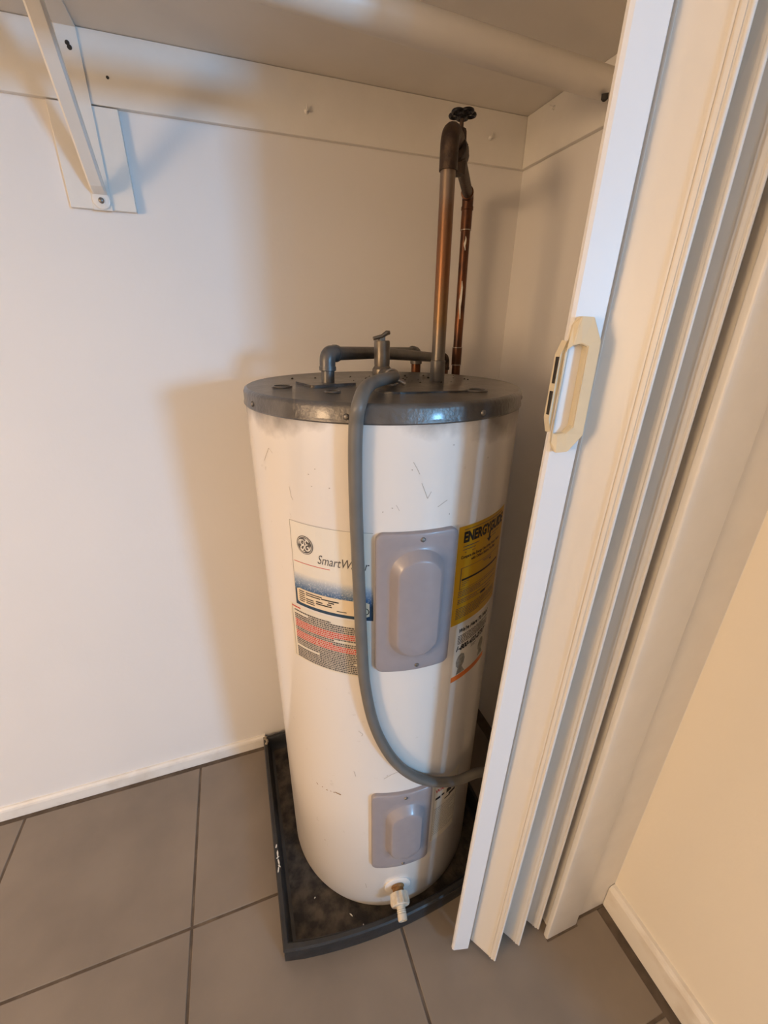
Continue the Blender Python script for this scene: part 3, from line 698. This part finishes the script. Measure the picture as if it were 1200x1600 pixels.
# scuffs and rust on the enamel
def blob(bm, px, py, ru, rv, tilt=0.0, h=.0003):
    a = oncyl(px, py)
    if a is None: return
    k = 7; V = []
    for i in range(k):
        t = 2 * math.pi * i / k; q = random.uniform(.65, 1.15); x, y = ru * q * math.cos(t), rv * q * math.sin(t)
        x, y = x * math.cos(tilt) - y * math.sin(tilt), x * math.sin(tilt) + y * math.cos(tilt)
        V.append(bm.verts.new(wrap(a[0] + x * K, a[1] + y, h)))
    bm.faces.new(V)
bm = bmesh.new()
for px, py, a, b, t in ((496, 1224, .0035, .0012, -.6), (504, 1229, .0015, .0012, 0), (511, 1234, .0028, .0015, 0), (517, 1236, .0015, .0010, 0), (529, 1240, .0085, .0018, -.08), (522, 1238, .0022, .0012, 0), (641, 1040, .004, .0013, 0), (445, 1182, .001, .001, 0), (508, 1312, .003, .0008, 0)):
    blob(bm, px, py, a, b, t)
rm = obj('rust_mark', bm, M_rust, wh); rm['label'] = 'short streak of rust on the enamel'; rm['kind'] = 'stuff'
bm = bmesh.new()
def scratch(pts, wd):
    A = [oncyl(*p) for p in pts]
    for a, b in zip(A, A[1:]):
        d = Vector(((b[0] - a[0]) / K, b[1] - a[1])); L = d.length or 1e-6; nx, ny = -d.y / L * wd, d.x / L * wd
        V = [bm.verts.new(wrap(q[0] + s * nx * K, q[1] + s * ny, .0003)) for q, s in ((a, 1), (b, 1), (b, -1), (a, -1))]; bm.faces.new(V)
scratch([(646, 722), (651, 731), (656, 741)], .0004); scratch([(659, 755), (664, 768), (668, 779)], .0004); scratch([(668, 779), (674, 768)], .0004)
scratch([(684, 792), (692, 786), (699, 781)], .0005); scratch([(619, 789), (624, 798)], .0003); scratch([(452, 760), (455, 775), (458, 781)], .0004)
scratch([(413, 720), (417, 708), (420, 700)], .0004); scratch([(420, 700), (426, 708)], .0003); scratch([(553, 1205), (556, 1213)], .0005); scratch([(600, 1217), (612, 1210), (622, 1206)], .0006)
scratch([(560, 1142), (567, 1147), (565, 1150)], .0005); scratch([(571, 1380), (573, 1387)], .0006)
for px, py in ((644, 734), (613, 794), (709, 695), (702, 803), (492, 733), (515, 763), (546, 785), (482, 741), (487, 760), (395, 683), (442, 1043), (762, 715), (444, 1100), (500, 1340), (430, 1020), (598, 800), (605, 1212), (480, 1170)):
    blob(bm, px, py, random.uniform(.0008, .0016), random.uniform(.0008, .0016))
sm = obj('scuff_mark', bm, mat('faint_scratch', (0.47, 0.42, 0.36), 0.6), wh); sm['kind'] = 'stuff'

# relief valve in the middle of the lid
rv = obj('relief_valve', lathe([(0.012, HTOP - 0.002), (0.012, 1.180), (0.0155, 1.184), (0.0168, 1.190), (0.0164, 1.197), (0.0130, 1.202), (0.0134, 1.206), (0.0134, 1.2405), (0.0126, 1.2425), (0.004, 1.2425)], (-0.453, HY, 0), seg=24), M_brass, wh, smooth=True, angle=30)
bm = bmesh.new(); add_tube(bm, [(-0.470, HY - .004, 1.2455), (-0.455, HY - .004, 1.249), (-0.446, HY - .004, 1.2545), (-0.441, HY - .004, 1.255)], [.003, .0034, .004, .003], 8)
add_box(bm, (-0.459, HY - .006, 1.241), (-0.449, HY + .006, 1.2505), .001)
obj('lever', bm, M_brass, rv)
VOUT = Vector((-0.452, HY - 0.052, 1.188))
obj('outlet', tube([(-0.453, HY, 1.189), (-0.453, HY - 0.03, 1.189), VOUT], [.011, .011, .0105], 16), M_pipe, rv, smooth=True)
bm = bmesh.new(); cc = VOUT + Vector((-.004, -.006, 0))
add_tube(bm, [cc + Vector((math.cos(t) * .0125, 0, math.sin(t) * .0125)) for t in [2 * math.pi * k / 24 for k in range(24)]], .0022, 6, closed=True)
add_box(bm, cc + Vector((.008, -.005, -.010)), cc + Vector((.020, .004, -.003)), .001); add_lathe(bm, [(.0035, 0), (.0035, .012)], cc + Vector((.010, -.004, -.004)), (1, -.3, -.5), 10)
obj('hose_clamp', bm, M_solder, rv, smooth=True)

# drain hose: from the valve, over the rim, down the front and round to the shaded side
pts = [VOUT + Vector((0, .006, 0)), VOUT + Vector((-.006, -.016, .002)), onz(588, 595, 1.191), onz(575, 601, 1.191)]
pts[2] = ony(588, 596, HY - 0.115); pts[3] = ony(572, 606, HY - 0.190)
hr = 0.0093
for px, py in ((561, 632), (556, 662), (554.5, 720), (556, 800), (560, 900), (564.5, 1000), (570, 1070), (585, 1135), (610, 1182), (640, 1210), (675, 1222)):
    a = oncyl(px, py, HR + 0.014); pts.append(cyl(a[0], a[1], HR + (0.014 if py < 640 else 0.0125)))
pts += [ony(712, 1220, -0.556), ony(748, 1207, -0.552), Vector((-0.262, -0.548, 0.375)), Vector((-0.228, -0.538, 0.29)), Vector((-0.222, -0.530, 0.13)), Vector((-0.222, -0.526, 0.024))]
hs = obj('drain_hose', tube(catmull(pts, 8), hr, 14), M_hose, smooth=True)
tag(hs, 'grey rubber hose hanging down the front of the water heater', 'hose')

# drain valve low on the front
a = oncyl(621, 1383); dv = Vector((math.sin(rad(a[0])), -math.cos(rad(a[0])), 0)); P = cyl(a[0], a[1], HR)
dax = (dv + Vector((0.0, 0, -0.22))).normalized()
dn = obj('drain_valve', lathe([(0.030, -0.004), (0.030, 0.0012), (0.0285, 0.002), (0.016, 0.0022)], P, dv, 28), M_enamel, wh, smooth=True, angle=30)
obj('nipple', lathe([(0.0150, 0), (0.0150, 0.004), (0.0125, 0.005), (0.0125, 0.020)], P, dax, 20), M_rust, dn, smooth=True, angle=30)
bm = bmesh.new()
prof = []
S = 40
rings = []
uax = dax.cross(Vector((0, 0, 1))).normalized(); vax = dax.cross(uax)
for h, r, rb in ((.012, .012, 0), (.013, .0185, .0010), (.030, .0205, .0012), (.034, .0205, 0), (.036, .0190, 0), (.036, .012, 0)):
    rings.append([bm.verts.new(P + dax * h + (uax * math.cos(2 * math.pi * k / S) + vax * math.sin(2 * math.pi * k / S)) * (r + (rb if k % 4 < 2 else -rb))) for k in range(S)])
for A, B in zip(rings, rings[1:]):
    for k in range(S): bm.faces.new((A[k], A[(k + 1) % S], B[(k + 1) % S], B[k]))
bm.faces.new(rings[0][::-1]); bm.faces.new(rings[-1])
obj('ribbed_nut', bm, M_pvc, dn, smooth=True, angle=30)
obj('spout', lathe([(.0095, .034), (.0098, .040), (.0092, .042), (.0102, .0435), (.0092, .045), (.0102, .0465), (.0092, .048), (.0102, .0495), (.0098, .060), (.0088, .0605), (.0075, .0600), (.0070, .050)], P, dax, 20), M_pvc, dn, smooth=True, angle=25)

# ------------------------------------------------------------------ plumbing
def elbow(name, a, p, b, r, m, parent, rr=0.018):
    a, p, b = Vector(a), Vector(p), Vector(b)
    s, e = p + (a - p).normalized() * 0.026, p + (b - p).normalized() * 0.026
    bm = tube(fillet([s, p, e], rr, 8), r, 18)
    for q, t in ((s, (s - p).normalized()), (e, (e - p).normalized())):
        add_tube(bm, [q - t * .006, q, q + t * .0008], [r * 1.08, r * 1.08, r * 1.0], 18)
    return obj(name, bm, m, parent, smooth=True)
# hot outlet: left nipple, elbow, run to the back of the tank, elbow, down behind it
A0, A1, A2, A3 = Vector((-0.549, HY, HTOP)), Vector((-0.548, HY, 1.2225)), Vector((-0.272, -0.045, 1.2115)), Vector((-0.272, -0.045, 0.55))
hot = thing('outlet_pipe', 'grey painted elbowed pipe crossing low over the lid to the wall', 'pipe', A0)
obj('nipple', tube([A0 - Vector((0, 0, .001)), A1 - Vector((0, 0, .02))], .0110, 18), M_pipe, hot, smooth=True)
elbow('elbow', A0, A1, A2, .0130, M_pipe, hot); obj('run', tube([A1.lerp(A2, .05), A1.lerp(A2, .95)], .0112, 18), M_pipe, hot, smooth=True)
elbow('elbow', A1, A2, A3, .0130, M_pipe, hot); obj('down_leg', tube(fillet([A2 - Vector((0, 0, .02)), A3, Vector((A3.x, -0.0005, A3.z))], .03), .0112, 18), M_dcopper, hot, smooth=True)
# discharge line from behind the relief valve to the right
B0, B1, B2 = Vector((-0.449, HY + 0.028, 1.2215)), Vector((-0.206, -0.066, 1.1985)), Vector((-0.206, -0.066, 0.48))
dis = thing('discharge_pipe', 'straight grey pipe running behind the relief valve to the supply pipes', 'pipe', B1)
obj('run', tube([B0, B0.lerp(B1, .95)], .0102, 18), M_pipe, dis, smooth=True)
elbow('elbow', B0, B1, B2, .0120, M_bronze, dis); obj('down_leg', tube(fillet([B1 - Vector((0, 0, .02)), B2, Vector((B2.x, -0.0005, B2.z))], .03), .0102, 18), M_dcopper, dis, smooth=True)
# cold supply: tall copper pipe on the lid, return bend, gate valve, offset, second pipe down behind the tank
C0 = Vector((-0.346, HY, HTOP)); C1 = Vector((-0.3475, HY, 1.524))
V0 = ony(716, 238, -0.262)                      # gate valve body
D1 = Vector((-0.1685, -0.055, 1.528)); D2 = Vector((-0.164, -0.055, 0.42))
cold = thing('supply_pipe', 'tall aged copper supply pipe loop with a black wheel valve above the heater', 'pipe', C0)
def graded_copper():
    m, nt, b = nodes_of('copper_grey_ends')
    g = nt.nodes.new('ShaderNodeNewGeometry'); s = nt.nodes.new('ShaderNodeSeparateXYZ'); nt.links.new(g.outputs['Position'], s.inputs[0])
    n = nt.nodes.new('ShaderNodeTexNoise'); n.inputs['Scale'].default_value = 30; n.inputs['Detail'].default_value = 5; nt.links.new(g.outputs['Position'], n.inputs['Vector'])
    a = nt.nodes.new('ShaderNodeMath'); a.operation = 'MULTIPLY_ADD'; a.inputs[1].default_value = 0.05; nt.links.new(n.outputs['Fac'], a.inputs[0]); nt.links.new(s.outputs['Z'], a.inputs[2])
    r = nt.nodes.new('ShaderNodeMapRange'); r.inputs['From Min'].default_value = HTOP; r.inputs['From Max'].default_value = 1.56; nt.links.new(a.outputs[0], r.inputs['Value'])
    c = nt.nodes.new('ShaderNodeValToRGB'); e = c.color_ramp.elements
    e[0].position = 0; e[0].color = (.17, .155, .14, 1); e[1].position = 1; e[1].color = (.10, .055, .03, 1)
    for p_, q_ in ((.20, (.17, .15, .13, 1)), (.32, (.22, .13, .06, 1)), (.52, (.225, .095, .038, 1)), (.68, (.18, .085, .038, 1)), (.78, (.20, .14, .10, 1)), (.84, (.20, .15, .11, 1)), (.88, (.11, .06, .03, 1))):
        k = e.new(p_); k.color = q_
    nt.links.new(r.outputs[0], c.inputs[0]); nt.links.new(c.outputs[0], b.inputs['Base Color'])
    b.inputs['Metallic'].default_value = .6; b.inputs['Roughness'].default_value = .38
    return m
M_gcop = graded_copper()
obj('riser', tube([C0 - Vector((0, 0, .001)), C0.lerp(C1, .5), C1 - Vector((0, 0, .03))], .0119, 20), M_gcop, cold, smooth=True)
obj('coupling', tube([C0 + Vector((0, 0, .0)), C0 + Vector((0, 0, .035)), C0 + Vector((0, 0, .036))], [.0134, .0134, .0119], 20), M_pipe, cold, smooth=True)
ct = C1 + Vector((0, 0, .010)); vb = Vector((V0.x, V0.y, V0.z))
bend = fillet([C1 - Vector((0, 0, .040)), ct, vb + Vector((-.004, -.004, .010)), vb + Vector((0, 0, -.012))], .022, 8)
obj('return_bend', tube(bend, .0140, 18), M_bronze, cold, smooth=True)
dg = (D1 - vb).normalized()
gv = obj('gate_valve', lathe([(.0145, -.022), (.0165, -.016), (.0155, -.008), (.0175, 0), (.0155, .010), (.0165, .020), (.0140, .026)], vb, dg, 18), M_bronze, cold, smooth=True, angle=60)
VT = Vector((vb.x + .002, vb.y, vb.z))
obj('bonnet', lathe([(.0120, -.030), (.0125, -.006), (.0140, 0), (.0140, .009), (.0105, .012), (.0095, .026), (.0080, .030), (.0035, .031), (.0034, .050)], VT, (0.02, 0, 1), 8), M_bronze, gv, smooth=True, angle=40)
wz = ony(719, 178, VT.y).z; wc = Vector((VT.x + .0015, VT.y, wz))
bm = bmesh.new()
add_lathe(bm, [(.004, -.006), (.0062, -.004), (.0065, .003), (.0035, .005)], wc, (0, 0, 1), 12)
for k in range(5):
    a = rad(-81 + 72 * k); c = wc + Vector((math.cos(a) * .0135, math.sin(a) * .0135, 0.0))
    add_tube(bm, [c + Vector((math.cos(a) * math.cos(t) * .0070 - math.sin(a) * math.sin(t) * .0078, math.sin(a) * math.cos(t) * .0070 + math.cos(a) * math.sin(t) * .0078, 0)) for t in [2 * math.pi * j / 16 for j in range(16)]], .0026, 8, closed=True)
wo = obj('wheel', bm, M_black, gv, smooth=True); wo['label'] = 'black lobed hand wheel'
obj('offset_pipe', tube([vb + dg * .018, D1 - dg * .012], .0105, 18), M_bronze, cold, smooth=True)
elbow('elbow', vb, D1, D2, .0122, M_dcopper, cold, .014)
obj('down_leg', tube(fillet([D1 - Vector((0, 0, .02)), D2, Vector((D2.x, -0.0005, D2.z))], .03), .0104, 18), M_dcopper, cold, smooth=True)
for z0, z1 in ((1.465, 1.503), (1.182, 1.222)):
    t = (1.528 - (z0 + z1) / 2) / 1.5; cx = -0.1685 + .0045 * t
    cp = obj('coupling', tube([(cx, -.055, z0), (cx, -.055, z1)], .0118, 18), M_dcopper, cold, smooth=True)
    for z in (z0, z1):
        obj('solder_ring', tube([(cx, -.055, z - .0008), (cx, -.055, z + .0008)], .0121, 18), M_solder, cp, smooth=True)
bm = bmesh.new()                                # white paint drips on the thin pipe
def drip(z0, z1, off, wd):
    pts_ = []
    for i in range(7):
        t = i / 6; z = z0 + (z1 - z0) * t; pts_.append((z, off + .10 * math.sin(i * 1.3), wd * (.25 + math.sin(math.pi * t)) * random.uniform(.7, 1.1)))
    L, R = [], []
    for z, o_, w_ in pts_:
        cx = -0.1685 + .0045 * (1.528 - z) / 1.5
        for lst, s in ((L, 1), (R, -1)):
            a = o_ + s * w_; lst.append(bm.verts.new((cx + .0107 * math.sin(a), -.055 - .0107 * math.cos(a), z)))
    for i in range(6): bm.faces.new((L[i], L[i + 1], R[i + 1], R[i]))
drip(1.365, 1.285, -.50, .26); drip(1.452, 1.425, -.4, .18)
obj('paint_drip', bm, M_flake, cold)['kind'] = 'stuff'

# ------------------------------------------------------------------ floor lamp standing in the room, source of the warm light
fl_ = thing('floor_lamp', 'floor lamp with a wide warm glowing drum shade out in the room', 'lamp', (LAMP.x, LAMP.y, 0.0))
obj('base', lathe([(.15, 0.0005), (.15, .012), (.14, .02), (.02, .028), (.014, .05)], (LAMP.x, LAMP.y, 0), seg=32), M_lampm, fl_, smooth=True, angle=35)
obj('pole', tube([(LAMP.x, LAMP.y, .04), (LAMP.x, LAMP.y, LAMP.z + .22)], .011, 14), M_lampm, fl_, smooth=True)
bm = lathe([(.26, LAMP.z - .25), (.24, LAMP.z + .25)], (LAMP.x, LAMP.y, 0), seg=40, cap=False)
obj('shade', bm, emit('lit_shade', LAMP_COL, LAMP_EMIT), fl_, smooth=True)
